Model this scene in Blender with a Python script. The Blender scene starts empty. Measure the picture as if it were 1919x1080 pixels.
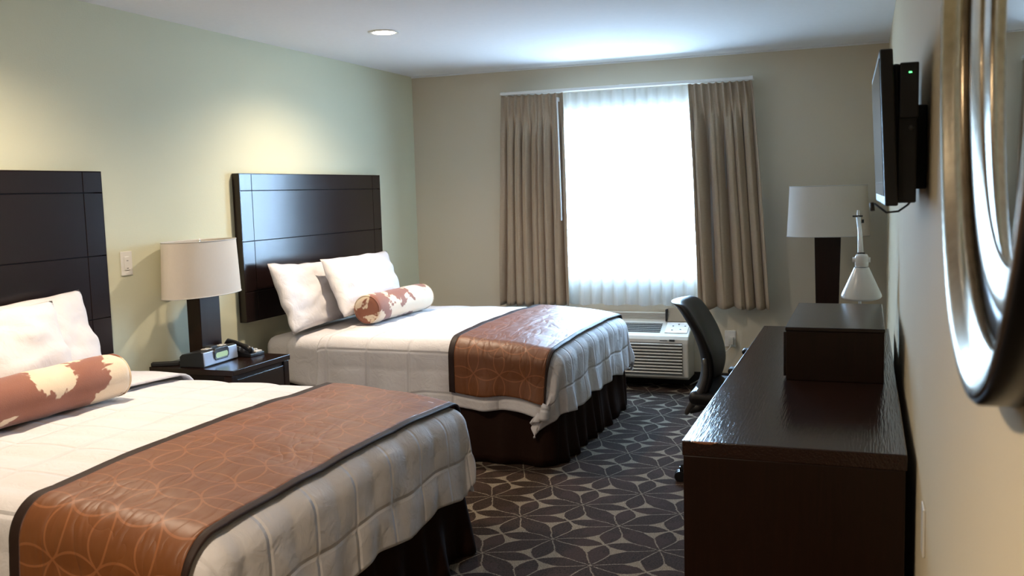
import bpy, bmesh, math, random
from mathutils import Vector, Matrix, noise
random.seed(7)
PI = math.pi
sc = bpy.context.scene
COL = sc.collection

# ------------------------------------------------------------------ camera
W, H = 3.617, 2.44          # room width (x) and height; window wall is y = 0, room runs to -y
YF = -9.2
cx, cy, ch = 3.483, -7.0743, 1.49
yaw, pit, rol, fpx = .3596, .1015, -.0273, 1773.7
ca, sa = math.cos(yaw), math.sin(yaw)
fw, rt, up = Vector((-sa, ca, 0)), Vector((ca, sa, 0)), Vector((0, 0, 1))
F = fw*math.cos(pit)-up*math.sin(pit)
U = up*math.cos(pit)+fw*math.sin(pit)
Rr = rt*math.cos(rol)+U*math.sin(rol)
Ur = U*math.cos(rol)-rt*math.sin(rol)
cam = bpy.data.cameras.new('camera'); cam.sensor_width = 36; cam.lens = fpx/1919*36
cam.clip_start = .02
cam.dof.use_dof = True; cam.dof.focus_distance = 4.6; cam.dof.aperture_fstop = 6.3
camo = bpy.data.objects.new('camera', cam); COL.objects.link(camo)
M = Matrix((Rr, Ur, -F)).transposed().to_4x4(); M.translation = Vector((cx, cy, ch))
camo.matrix_world = M
sc.camera = camo

# ------------------------------------------------------------------ view and world
vs = sc.view_settings
vs.view_transform = 'Standard'; vs.look = 'None'; vs.gamma = 1; vs.exposure = 0.7
vs.use_curve_mapping = False
WORLD = 36.0
wd = bpy.data.worlds.new('daylight'); sc.world = wd; wd.use_nodes = True
nt = wd.node_tree; nt.nodes.clear()
out = nt.nodes.new('ShaderNodeOutputWorld'); bg = nt.nodes.new('ShaderNodeBackground')
tc = nt.nodes.new('ShaderNodeTexCoord'); sp = nt.nodes.new('ShaderNodeSeparateXYZ')
cr = nt.nodes.new('ShaderNodeValToRGB')
cr.color_ramp.elements[0].position = .45; cr.color_ramp.elements[0].color = (.31, .42, .55, 1)
cr.color_ramp.elements[1].position = .56; cr.color_ramp.elements[1].color = (.50, .73, 1, 1)
mp = nt.nodes.new('ShaderNodeMapRange'); mp.inputs[1].default_value = -1; mp.inputs[2].default_value = 1
nt.links.new(tc.outputs['Generated'], sp.inputs[0]); nt.links.new(sp.outputs[2], mp.inputs[0])
nt.links.new(mp.outputs[0], cr.inputs[0]); nt.links.new(cr.outputs[0], bg.inputs[0])
bg.inputs[1].default_value = WORLD
nt.links.new(bg.outputs[0], out.inputs[0])

# window opening on the back wall
WX0, WX1, WZ0, WZ1 = 1.16, 2.44, .845, 2.07
pl_ = bpy.data.lights.new('window_daylight', 'AREA'); pl_.shape = 'RECTANGLE'
pl_.size = WX1-WX0; pl_.size_y = WZ1-WZ0; pl_.cycles.is_portal = True
po = bpy.data.objects.new('window_daylight', pl_); COL.objects.link(po)
po.location = ((WX0+WX1)/2, .16, (WZ0+WZ1)/2); po.rotation_euler = (-PI/2, 0, 0)

# recessed lamps of the ceiling: (x, y, watts)
DOWNLIGHTS = [(.826, -2.02, 60), (.826, -4.35, 60), (2.2, -6.7, 115)]

# ------------------------------------------------------------------ material helpers
def newmat(name):
    m = bpy.data.materials.new(name); m.use_nodes = True
    n = m.node_tree; b = n.nodes['Principled BSDF']
    return m, n, b
class NG:
    """tiny math-node writer"""
    def __init__(s, n): s.n = n
    def m(s, op, a, b=None, c=None, clamp=False):
        nd = s.n.nodes.new('ShaderNodeMath'); nd.operation = op; nd.use_clamp = clamp
        for i, v in enumerate((a, b, c)):
            if v is None: continue
            if isinstance(v, (int, float)): nd.inputs[i].default_value = v
            else: s.n.links.new(v, nd.inputs[i])
        return nd.outputs[0]
    def mix(s, fac, a, b):
        nd = s.n.nodes.new('ShaderNodeMix'); nd.data_type = 'RGBA'
        for i, v in ((0, fac), (6, a), (7, b)):
            if isinstance(v, (int, float)): nd.inputs[i].default_value = v
            elif isinstance(v, tuple): nd.inputs[i].default_value = (*v, 1)
            else: s.n.links.new(v, nd.inputs[i])
        return nd.outputs[2]
    def noise(s, vec, scale, detail=3, rough=.5, dist=0):
        nd = s.n.nodes.new('ShaderNodeTexNoise'); nd.inputs['Scale'].default_value = scale
        nd.inputs['Detail'].default_value = detail; nd.inputs['Roughness'].default_value = rough
        nd.inputs['Distortion'].default_value = dist
        if vec is not None: s.n.links.new(vec, nd.inputs['Vector'])
        return nd.outputs['Fac']
    def coord(s, kind='Object'):
        nd = s.n.nodes.new('ShaderNodeTexCoord'); return nd.outputs[kind]
    def pos(s):
        nd = s.n.nodes.new('ShaderNodeNewGeometry'); return nd.outputs['Position']
    def uv(s):
        nd = s.n.nodes.new('ShaderNodeUVMap'); nd.uv_map = 'cloth'; return nd.outputs[0]
    def sep(s, v):
        nd = s.n.nodes.new('ShaderNodeSeparateXYZ'); s.n.links.new(v, nd.inputs[0]); return nd.outputs
    def mapv(s, v, scale=(1, 1, 1), loc=(0, 0, 0), rot=(0, 0, 0)):
        nd = s.n.nodes.new('ShaderNodeMapping'); s.n.links.new(v, nd.inputs[0])
        nd.inputs['Scale'].default_value = scale; nd.inputs['Location'].default_value = loc
        nd.inputs['Rotation'].default_value = rot; return nd.outputs[0]
    def bump(s, h, strength=.3, dist=.01, b=None):
        nd = s.n.nodes.new('ShaderNodeBump'); nd.inputs['Strength'].default_value = strength
        nd.inputs['Distance'].default_value = dist; s.n.links.new(h, nd.inputs['Height'])
        if b is not None: s.n.links.new(nd.outputs[0], b.inputs['Normal'])
        return nd.outputs[0]
    def ramp(s, fac, stops):
        nd = s.n.nodes.new('ShaderNodeValToRGB'); e = nd.color_ramp.elements
        while len(e) < len(stops): e.new(.5)
        for k, (p, c) in zip(e, stops):
            k.position = p; k.color = (*c, 1) if isinstance(c, tuple) else (c, c, c, 1)
        s.n.links.new(fac, nd.inputs[0]); return nd.outputs[0]
    def link(s, a, b): s.n.links.new(a, b)

def simple(name, col, rough=.5, metal=0, bump=0, bscale=200, spec=.5, coat=0, sheen=0, var=0):
    m, n, b = newmat(name); g = NG(n)
    b.inputs['Roughness'].default_value = rough; b.inputs['Metallic'].default_value = metal
    b.inputs['Specular IOR Level'].default_value = spec; b.inputs['Coat Weight'].default_value = coat
    b.inputs['Sheen Weight'].default_value = sheen
    nz = g.noise(g.coord(), 12 if var else 40, 3)
    v = max(var, .03)
    c2 = tuple(x*(1-v) for x in col); c3 = tuple(min(1, x*(1+v)) for x in col)
    g.link(g.mix(nz, c2, c3), b.inputs['Base Color'])
    if bump: g.bump(g.noise(g.coord(), bscale, 2), bump, .002, b)
    return m

def wood(name, col=(.011, .0042, .0028), rough=.22, grain_axis=1, worn=None, bump=.08, spec=.5):
    m, n, b = newmat(name); g = NG(n)
    s = [60, 60, 60]; s[grain_axis] = 3
    v = g.mapv(g.pos(), tuple(s))
    nz = g.noise(v, 1, 5, .6, 1.5)
    c = g.mix(nz, tuple(x*.6 for x in col), tuple(x*1.8 for x in col))
    if worn:
        p = n.nodes.new('ShaderNodeVectorMath'); p.operation = 'DISTANCE'
        g.link(g.mapv(g.pos(), (1, 4, 4), tuple(-worn[i]*(1, 4, 4)[i] for i in range(3))), p.inputs[0])
        k = g.m('ADD', p.outputs['Value'], g.m('MULTIPLY', g.noise(g.pos(), 60), .03))
        c = g.mix(g.m('LESS_THAN', k, .052), c, (.20, .07, .025))
    g.link(c, b.inputs['Base Color'])
    b.inputs['Roughness'].default_value = rough
    b.inputs['Specular IOR Level'].default_value = spec
    g.bump(g.noise(g.mapv(g.pos(), tuple(x*3 for x in s)), 1, 3), bump, .0015, b)
    return m

def wall_mat(name, col):
    m, n, b = newmat(name); g = NG(n)
    nz = g.noise(g.pos(), 1.5, 2)
    g.link(g.mix(nz, tuple(x*.97 for x in col), tuple(x*1.02 for x in col)), b.inputs['Base Color'])
    b.inputs['Roughness'].default_value = .75; b.inputs['Specular IOR Level'].default_value = .25
    t = g.m('ADD', g.noise(g.mapv(g.pos(), (240, 240, 60)), 1, 2), g.noise(g.mapv(g.pos(), (50, 50, 260)), 1, 2))
    g.bump(t, .25, .0015, b)
    return m

MAT = {}
MAT['wall_green'] = wall_mat('green wall vinyl', (.68, .68, .51))
MAT['wall_beige'] = wall_mat('beige wall vinyl', (.66, .585, .455))
MAT['wall_cream'] = wall_mat('cream wall vinyl', (.69, .59, .41))
MAT['ceiling'] = simple('ceiling paint', (.80, .80, .80), .9, bump=.2, bscale=90, spec=.2)
MAT['espresso'] = wood('espresso wood')
MAT['espresso_x'] = wood('espresso wood along x', grain_axis=0)
MAT['espresso_z'] = wood('espresso wood upright', (.012, .0040, .0022), grain_axis=2, rough=.32, spec=.3)
MAT['rim'] = simple('black lacquer', (.004, .004, .005), .3, spec=.22)
MAT['head'] = wood('espresso headboard', (.009, .004, .0038), .21, 1, bump=.10)
MAT['desktop'] = wood('espresso desk top', (.018, .007, .005), .17, 1, worn=(3.05, -4.38, .757), bump=.5)
MAT['white_plastic'] = simple('white plastic', (.78, .76, .72), .35)
MAT['black_plastic'] = simple('black plastic', (.012, .012, .014), .3)
MAT['black_matte'] = simple('black matte plastic', (.01, .01, .011), .6, bump=.2)
MAT['ptac'] = simple('cream enamel', (.56, .53, .46), .4)
MAT['tan_plastic'] = simple('tan plastic', (.34, .28, .20), .5)
MAT['dark_slot_and_shade'] = simple('dark slot and shade', (.02, .02, .02), .8)
MAT['base'] = simple('dark vinyl baseboard', (.02, .016, .014), .5)
MAT['chrome'] = simple('chrome', (.75, .75, .76), .15, 1)
MAT['alu'] = simple('white enamelled aluminium', (.80, .83, .86), .25, .1)
MAT['leather'] = simple('black leather', (.007, .007, .009), .38, spec=.35, bump=.3, bscale=300)
MAT['grey_plastic'] = simple('grey plastic', (.07, .07, .072), .3)
MAT['silver'] = simple('silver plastic', (.36, .42, .55), .35, .2)
MAT['screen_glass'] = simple('dark screen', (.02, .02, .022), .12, 0)
MAT['glass_mirror'] = simple('mirror silvering', (.85, .88, .88), .01, 1)
MAT['card'] = simple('printed keys', (.55, .53, .50), .5)

def emis(name, col, st):
    m, n, b = newmat(name); b.inputs['Base Color'].default_value = (0, 0, 0, 1)
    b.inputs['Emission Color'].default_value = (*col, 1); b.inputs['Emission Strength'].default_value = st
    return m
MAT['lamp_glow'] = emis('downlight glow', (1, .9, .75), 40)
MAT['led'] = emis('green led', (.1, 1, .2), 3)
MAT['lcd'] = emis('lcd green', (.42, .60, .34), .55)

# white linen
def linen(name, col, scale=1.0, quilt=False):
    m, n, b = newmat(name); g = NG(n)
    b.inputs['Roughness'].default_value = .8; b.inputs['Sheen Weight'].default_value = .15
    b.inputs['Specular IOR Level'].default_value = .2
    nz = g.noise(g.coord(), 4, 3)
    g.link(g.mix(nz, tuple(x*.97 for x in col), col), b.inputs['Base Color'])
    wr = g.noise(g.mapv(g.coord(), (1, 1, 1)), 14*scale, 4, .55, .8)
    fine = g.noise(g.coord(), 500, 1)
    hgt = g.m('ADD', wr, g.m('MULTIPLY', fine, .04))
    if quilt:
        o = g.sep(g.uv())
        def seam(c, per, off):
            k = g.m('ABSOLUTE', g.m('SUBTRACT', g.m('PINGPONG', g.m('ADD', c, off), per/2), 0))
            return g.m('SMOOTHSTEP' if False else 'MINIMUM', g.m('DIVIDE', k, .012), 1)
        sm = g.m('MULTIPLY', seam(o[0], .27, 10.0), seam(o[1], .235, 10.0))
        # puckers that run away from every seam
        hgt = g.m('ADD', g.m('MULTIPLY', hgt, .8), g.m('MULTIPLY', sm, .8))
    g.bump(hgt, .55, .012, b)
    return m
MAT['linen'] = linen('white cotton', (.66, .64, .665))
MAT['quilt'] = linen('white quilted cotton', (.69, .67, .695), 1.2, True)

def runner_mat(name, center):
    m, n, b = newmat(name); g = NG(n)
    o = g.sep(g.uv())
    # overlapping circles: ring outlines on a square lattice
    P, R, w = .15, .106, .0031
    f = None
    for ox, oy in ((0, 0), (P/2, 0), (0, P/2), (P/2, P/2)):
        a = g.m('PINGPONG', g.m('ADD', o[0], 10+ox), P/2*1.0)
        c = g.m('PINGPONG', g.m('ADD', o[1], 10+oy), P/2*1.0)
        # distance to the lattice centre of this family and to its neighbours
        for sx, sy in ((0, 0), (P, 0), (0, P)):
            if (ox or oy): continue
            dx = g.m('SUBTRACT', a, sx); dy = g.m('SUBTRACT', c, sy)
            d = g.m('SQRT', g.m('ADD', g.m('MULTIPLY', dx, dx), g.m('MULTIPLY', dy, dy)))
            k = g.m('LESS_THAN', g.m('ABSOLUTE', g.m('SUBTRACT', d, R)), w)
            f = k if f is None else g.m('MAXIMUM', f, k)
    for sx, sy in ((P/2, P/2),):
        a = g.m('PINGPONG', g.m('ADD', o[0], 10+P/2), P/2)
        c = g.m('PINGPONG', g.m('ADD', o[1], 10), P/2)
    nz = g.noise(g.coord(), 9, 3)
    base = g.mix(nz, (.135, .040, .007), (.19, .060, .011))
    c = g.mix(g.m('MULTIPLY', f, .35), base, (.46, .175, .07))
    g.link(c, b.inputs['Base Color'])
    b.inputs['Roughness'].default_value = .50; b.inputs['Specular IOR Level'].default_value = .6
    b.inputs['Sheen Weight'].default_value = .08; b.inputs['Sheen Roughness'].default_value = .35
    b.inputs['Sheen Tint'].default_value = (.75, .62, .85, 1)
    wr = g.noise(g.mapv(g.uv(), (1, .45, 1)), 13, 2, .45, .6)
    cr_ = g.noise(g.mapv(g.uv(), (1.0, .35, 1), rot=(0, 0, .5)), 7, 2, .5, 1.6)
    cr_ = g.m('POWER', g.m('ABSOLUTE', g.m('SUBTRACT', cr_, .5)), .6)
    hh_ = g.m('ADD', g.m('ADD', wr, g.m('MULTIPLY', f, .05)), g.m('MULTIPLY', cr_, .9))
    g.bump(hh_, .45, .014, b)
    return m
MAT['runner'] = runner_mat('copper satin', 0)
MAT['runner_border'] = simple('dark brown satin', (.022, .009, .006), .6, bump=.2, spec=.3)
MAT['skirt'] = simple('dark brown cotton', (.017, .0065, .0035), .7, bump=.3, bscale=60, spec=.12)

def cow():
    m, n, b = newmat('cowhide print'); g = NG(n)
    nz = g.noise(g.pos(), 4.6, 4, .55, .35)
    c = g.ramp(nz, [(0, (.20, .062, .032)), (.515, (.27, .092, .050)), (.53, (.74, .60, .44)), (1, (.82, .70, .56))])
    g.link(c, b.inputs['Base Color']); b.inputs['Roughness'].default_value = .75
    b.inputs['Sheen Weight'].default_value = .3
    g.bump(g.noise(g.pos(), 260, 2), .3, .003, b)
    return m
MAT['cow'] = cow()

def curtain_mat():
    m, n, b = newmat('taupe woven drape'); g = NG(n)
    v = g.noise(g.mapv(g.pos(), (30, 30, 700)), 1, 2)
    v2 = g.noise(g.mapv(g.pos(), (600, 600, 20)), 1, 2)
    f = g.m('MULTIPLY', g.m('ADD', v, v2), .5)
    g.link(g.mix(f, (.27, .195, .125), (.53, .41, .285)), b.inputs['Base Color'])
    b.inputs['Roughness'].default_value = .7; b.inputs['Sheen Weight'].default_value = .2
    g.bump(f, .4, .002, b)
    return m
MAT['drape'] = curtain_mat()

def sheer_mat():
    m, n, b = newmat('white sheer voile'); n.nodes.remove(b)
    o = n.nodes['Material Output']
    t = n.nodes.new('ShaderNodeBsdfTransparent'); t.inputs[0].default_value = (.97, .98, 1, 1)
    d = n.nodes.new('ShaderNodeBsdfDiffuse'); d.inputs[0].default_value = (.82, .84, .86, 1)
    tr = n.nodes.new('ShaderNodeBsdfTranslucent'); tr.inputs[0].default_value = (.80, .85, .90, 1)
    m1 = n.nodes.new('ShaderNodeMixShader'); m2 = n.nodes.new('ShaderNodeMixShader')
    m1.inputs[0].default_value = .5; m2.inputs[0].default_value = .46
    n.links.new(d.outputs[0], m1.inputs[1]); n.links.new(tr.outputs[0], m1.inputs[2])
    n.links.new(t.outputs[0], m2.inputs[1]); n.links.new(m1.outputs[0], m2.inputs[2])
    n.links.new(m2.outputs[0], o.inputs[0])
    return m
MAT['sheer'] = sheer_mat()

def shade_mat():
    m, n, b = newmat('lampshade linen'); g = NG(n)
    b.inputs['Roughness'].default_value = .85
    f = g.noise(g.mapv(g.pos(), (500, 500, 60)), 1, 2)
    g.link(g.mix(f, (.78, .73, .66), (.86, .81, .74)), b.inputs['Base Color'])
    o = n.nodes['Material Output']; tr = n.nodes.new('ShaderNodeBsdfTranslucent')
    tr.inputs[0].default_value = (.80, .70, .55, 1)
    mx = n.nodes.new('ShaderNodeMixShader'); mx.inputs[0].default_value = .3
    n.links.new(b.outputs[0], mx.inputs[1]); n.links.new(tr.outputs[0], mx.inputs[2]); n.links.new(mx.outputs[0], o.inputs[0])
    return m
MAT['shade'] = shade_mat()

def glass_mat():
    m, n, b = newmat('window glass'); n.nodes.remove(b)
    o = n.nodes['Material Output']; t = n.nodes.new('ShaderNodeBsdfTransparent'); t.inputs[0].default_value = (.93, .96, .97, 1)
    gl = n.nodes.new('ShaderNodeBsdfGlossy'); gl.inputs['Roughness'].default_value = .02
    mx = n.nodes.new('ShaderNodeMixShader'); mx.inputs[0].default_value = .06
    n.links.new(t.outputs[0], mx.inputs[1]); n.links.new(gl.outputs[0], mx.inputs[2]); n.links.new(mx.outputs[0], o.inputs[0])
    return m
MAT['glass'] = glass_mat()

def carpet_mat():
    m, n, b = newmat('leaf carpet'); g = NG(n)
    a = .3275
    p = g.mapv(g.pos(), (1, 1, 1))
    o = g.sep(p)
    # wobble of the woven outlines
    wob = g.m('MULTIPLY', g.m('SUBTRACT', g.noise(g.pos(), 14, 1), .5), .014)
    wob = g.m('ADD', wob, g.m('MULTIPLY', g.m('SUBTRACT', g.noise(g.pos(), 160, 1), .5), .010))
    X = g.m('ADD', g.m('SUBTRACT', o[0], 2.234-20*.4632), wob)
    Y = g.m('ADD', g.m('SUBTRACT', o[1], -2.875-20*.4632), wob)
    r = 1/math.sqrt(2)/a
    u = g.m('MULTIPLY', g.m('ADD', X, Y), r); v = g.m('ADD', g.m('MULTIPLY', g.m('SUBTRACT', Y, X), r), 40)
    A = g.m('PINGPONG', u, .5); B = g.m('PINGPONG', v, .5)
    def lens(p, q, L, w):
        c = (L*L-w*w)/(2*w); R = w+c
        qq = g.m('ADD', g.m('ABSOLUTE', q), c)
        d = g.m('SQRT', g.m('ADD', g.m('MULTIPLY', p, p), g.m('MULTIPLY', qq, qq)))
        return g.m('SUBTRACT', d, R)                       # <0 inside
    d1 = lens(g.m('SUBTRACT', .5, A), B, .50, .178)
    d2 = lens(g.m('SUBTRACT', .5, B), A, .50, .178)
    s = g.m('MULTIPLY', g.m('ADD', A, B), .70711); t = g.m('MULTIPLY', g.m('SUBTRACT', A, B), .70711)
    d3 = lens(g.m('SUBTRACT', s, .3535), t, .345, .150)
    d = g.m('MINIMUM', g.m('MINIMUM', d1, d2), d3)
    line = g.m('GREATER_THAN', d, -.010)
    for q1, q2 in ((d1, d3), (d2, d3)):
        line = g.m('MAXIMUM', line, g.m('MULTIPLY', g.m('LESS_THAN', g.m('ABSOLUTE', g.m('SUBTRACT', q1, q2)), .016), g.m('GREATER_THAN', g.m('MINIMUM', A, B), .02)))
    fine = g.noise(g.pos(), 330, 2); spk = g.m('GREATER_THAN', fine, .47)
    var = g.noise(g.pos(), 6, 2)
    mott = g.m('MULTIPLY', g.m('SUBTRACT', g.noise(g.pos(), 130, 3, .7), .35), 3.0, clamp=True)
    leaf = g.mix(mott, (.006, .004, .003), (.058, .034, .023))
    leaf = g.mix(g.m('MULTIPLY', g.m('GREATER_THAN', var, .54), .35), leaf, (.055, .030, .024))
    lin = g.mix(spk, (.04, .029, .021), (.28, .23, .17))
    g.link(g.mix(line, leaf, lin), b.inputs['Base Color'])
    b.inputs['Roughness'].default_value = .95; b.inputs['Specular IOR Level'].default_value = .15
    g.bump(fine, .6, .004, b)
    return m
MAT['carpet'] = carpet_mat()

def frame_mat():
    m, n, b = newmat('champagne silver leaf'); g = NG(n)
    b.inputs['Metallic'].default_value = 1; b.inputs['Roughness'].default_value = .24
    g.link(g.mix(g.noise(g.pos(), 60, 3), (.26, .20, .125), (.46, .38, .27)), b.inputs['Base Color'])
    g.bump(g.noise(g.pos(), 120, 3), .15, .001, b)
    return m
MAT['leaf_metal'] = frame_mat()

# ------------------------------------------------------------------ mesh helpers
def mesh_obj(name, bm, mat, parent=None, smooth=False, loc=None):
    me = bpy.data.meshes.new(name)
    bmesh.ops.recalc_face_normals(bm, faces=bm.faces[:])
    bm.to_mesh(me); bm.free()
    if smooth:
        for p in me.polygons: p.use_smooth = True
    o = bpy.data.objects.new(name, me); COL.objects.link(o)
    if isinstance(mat, (list, tuple)):
        for k in mat: me.materials.append(MAT[k])
    else: me.materials.append(MAT[mat])
    if parent is not None: o.parent = parent
    if loc is not None: o.location = loc
    return o
def thing(name, label, cat, loc=(0, 0, 0), rz=0, group=None):
    o = bpy.data.objects.new(name, None); COL.objects.link(o); o.location = loc; o.rotation_euler = (0, 0, rz)
    o.empty_display_size = .1
    o['label'] = label; o['category'] = cat
    if group: o['group'] = group
    return o
def tag(o, label, cat, group=None):
    o['label'] = label; o['category'] = cat
    if group: o['group'] = group
    return o
def struct(o): o['kind'] = 'structure'; return o

def add_box(bm, x0, x1, y0, y1, z0, z1, bev=0, seg=2, M=None):
    r = bmesh.ops.create_cube(bm, size=1)
    vs_ = r['verts']
    for v in vs_:
        v.co = Vector((x0+(v.co.x+.5)*(x1-x0), y0+(v.co.y+.5)*(y1-y0), z0+(v.co.z+.5)*(z1-z0)))
    if bev:
        es = list({e for v in vs_ for e in v.link_edges})
        q = bmesh.ops.bevel(bm, geom=es, offset=bev, segments=seg, profile=.5, affect='EDGES')
        vs_ = list({v for f in q['faces'] for v in f.verts} | {v for v in vs_ if v.is_valid})
    if M is not None:
        for v in vs_: v.co = M @ v.co
    return vs_
def box(name, mat, parent, x0, x1, y0, y1, z0, z1, bev=.003, seg=2):
    bm = bmesh.new(); add_box(bm, x0, x1, y0, y1, z0, z1, bev, seg)
    return mesh_obj(name, bm, mat, parent)
def add_tube(bm, pts, r, n=12, cap=True):
    pts = [Vector(p) for p in pts]; rs = r if isinstance(r, (list, tuple)) else [r]*len(pts)
    rings = []; prev = None
    for i, p in enumerate(pts):
        d = (pts[min(i+1, len(pts)-1)]-pts[max(i-1, 0)]).normalized()
        if prev is None:
            a = Vector((0, 0, 1)) if abs(d.z) < .9 else Vector((1, 0, 0))
            e1 = d.cross(a).normalized()
        else: e1 = (prev-d*prev.dot(d)).normalized()
        prev = e1; e2 = d.cross(e1)
        rings.append([bm.verts.new(p+(e1*math.cos(2*PI*k/n)+e2*math.sin(2*PI*k/n))*rs[i]) for k in range(n)])
    for a, b in zip(rings, rings[1:]):
        for k in range(n): bm.faces.new((a[k], a[(k+1) % n], b[(k+1) % n], b[k]))
    if cap: bm.faces.new(rings[0]); bm.faces.new(rings[-1])
def tube(name, mat, parent, pts, r, n=12):
    bm = bmesh.new(); add_tube(bm, pts, r, n); return mesh_obj(name, bm, mat, parent, True)
def add_lathe(bm, prof, n=48, sx=1, sy=1, c=(0, 0, 0), axis='z', close=False):
    rings = []
    for r, z in prof:
        ring = []
        for k in range(n):
            t = 2*PI*k/n; x, y = r*math.cos(t)*sx, r*math.sin(t)*sy
            p = (x, y, z) if axis == 'z' else ((z, x, y) if axis == 'x' else (x, z, y))
            ring.append(bm.verts.new((p[0]+c[0], p[1]+c[1], p[2]+c[2])))
        rings.append(ring)
    prs = list(zip(rings, rings[1:]))
    if close: prs.append((rings[-1], rings[0]))
    for a, b in prs:
        for k in range(n): bm.faces.new((a[k], a[(k+1) % n], b[(k+1) % n], b[k]))
    return rings
def add_prism(bm, poly, a0, a1, axis='x'):
    """poly in the two other axes, extruded along axis"""
    def P(u, v, w): return {'x': (w, u, v), 'y': (u, w, v), 'z': (u, v, w)}[axis]
    A = [bm.verts.new(P(u, v, a0)) for u, v in poly]; B = [bm.verts.new(P(u, v, a1)) for u, v in poly]
    n = len(poly)
    for k in range(n): bm.faces.new((A[k], A[(k+1) % n], B[(k+1) % n], B[k]))
    bm.faces.new(A); bm.faces.new(B)
def add_grid(bm, f, us, vs_, uvf=None):
    V = [[bm.verts.new(f(u, v)) for v in vs_] for u in us]
    lay = bm.loops.layers.uv.get('cloth') or bm.loops.layers.uv.new('cloth')
    for i in range(len(us)-1):
        for j in range(len(vs_)-1):
            fc = bm.faces.new((V[i][j], V[i+1][j], V[i+1][j+1], V[i][j+1]))
            for lp, (a, b) in zip(fc.loops, ((i, j), (i+1, j), (i+1, j+1), (i, j+1))):
                lp[lay].uv = (us[a], vs_[b])
    return V
def lin(a, b, n): return [a+(b-a)*i/(n-1) for i in range(n)]
def bevmod(o, w=.003, s=2):
    md = o.modifiers.new('bevel', 'BEVEL'); md.width = w; md.segments = s; md.limit_method = 'ANGLE'
def solid(o, t, off=-1):
    md = o.modifiers.new('solid', 'SOLIDIFY'); md.thickness = t; md.offset = off; return md

# ------------------------------------------------------------------ room shell
struct(box('floor', 'carpet', None, -.1, W+.1, YF-.1, .2, -.1, 0, 0))
struct(box('ceiling', 'ceiling', None, -.1, W+.1, YF-.1, .2, H, H+.1, 0))
struct(box('wall_left', 'wall_green', None, -.12, 0, YF, .2, 0, H, 0))
struct(box('wall_right', 'wall_cream', None, W, W+.12, YF, .2, 0, H, 0))
struct(box('wall_front', 'wall_beige', None, -.1, W+.1, YF-.12, YF, 0, H, 0))
bm = bmesh.new()
for q in ((0, WX0, 0, H), (WX1, W, 0, H), (WX0, WX1, 0, WZ0), (WX0, WX1, WZ1, H)):
    add_box(bm, q[0], q[1], 0, .2, q[2], q[3])
struct(mesh_obj('wall_back', bm, 'wall_beige'))
bm = bmesh.new(); add_box(bm, .012, W-.012, -.012, 0, 0, .10, .003); struct(mesh_obj('baseboard_back', bm, 'base'))
bm = bmesh.new(); add_box(bm, 0, .012, YF, 0, 0, .10, .003); struct(mesh_obj('baseboard_left', bm, 'base'))
bm = bmesh.new(); add_box(bm, W-.012, W, YF, 0, 0, .10, .003); struct(mesh_obj('baseboard_right', bm, 'base'))
# small plaster bead where the window wall meets the ceiling
bm = bmesh.new(); add_box(bm, 0, W, -.012, 0, H-.012, H, .003); struct(mesh_obj('trim_1', bm, 'ceiling'))

win = bpy.data.objects.new('window_1', None); COL.objects.link(win); win.location = (0, .10, 0); struct(win)
bm = bmesh.new()
for q in ((WX0, WX1, WZ0, WZ0+.04), (WX0, WX1, WZ1-.04, WZ1), (WX0, WX0+.04, WZ0, WZ1), (WX1-.04, WX1, WZ0, WZ1), ((WX0+WX1)/2-.02, (WX0+WX1)/2+.02, WZ0, WZ1)):
    add_box(bm, q[0], q[1], -.02, .03, q[2], q[3], .003)
mesh_obj('window_frame', bm, 'white_plastic', win)
for a, b in ((WX0+.04, (WX0+WX1)/2-.02), ((WX0+WX1)/2+.02, WX1-.04)):
    box('window_glass', 'glass', win, a, b, .0, .006, WZ0+.04, WZ1-.04, 0)

# ------------------------------------------------------------------ downlights
for i, (x, y, p) in enumerate(DOWNLIGHTS):
    lab = ['round lit recessed downlight in the ceiling, in view above the far bed', 'recessed ceiling downlight above the near bed', 'recessed ceiling downlight near the mirror end of the room'][i]
    t = thing('ceiling_downlight', lab, 'ceiling light', (x, y, H), group='recessed downlights')
    bm = bmesh.new(); add_lathe(bm, [(.066, -.001), (.066, -.006), (.092, -.004), (.094, 0), (.066, 0)], 48, close=True)
    mesh_obj('trim_ring', bm, 'white_plastic', t, True)
    bm = bmesh.new(); bmesh.ops.create_circle(bm, cap_ends=True, segments=48, radius=.065, matrix=Matrix.Translation((0, 0, -.003)))
    mesh_obj('lens', bm, 'lamp_glow', t)
    L = bpy.data.lights.new('downlight_beam', 'SPOT'); L.energy = p*1.6; L.spot_size = math.radians(150); L.spot_blend = 1
    L.color = (1, .80, .58); L.shadow_soft_size = .05
    lo = bpy.data.objects.new('downlight_beam', L); COL.objects.link(lo); lo.parent = t; lo.location = (0, 0, -.02)

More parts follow.
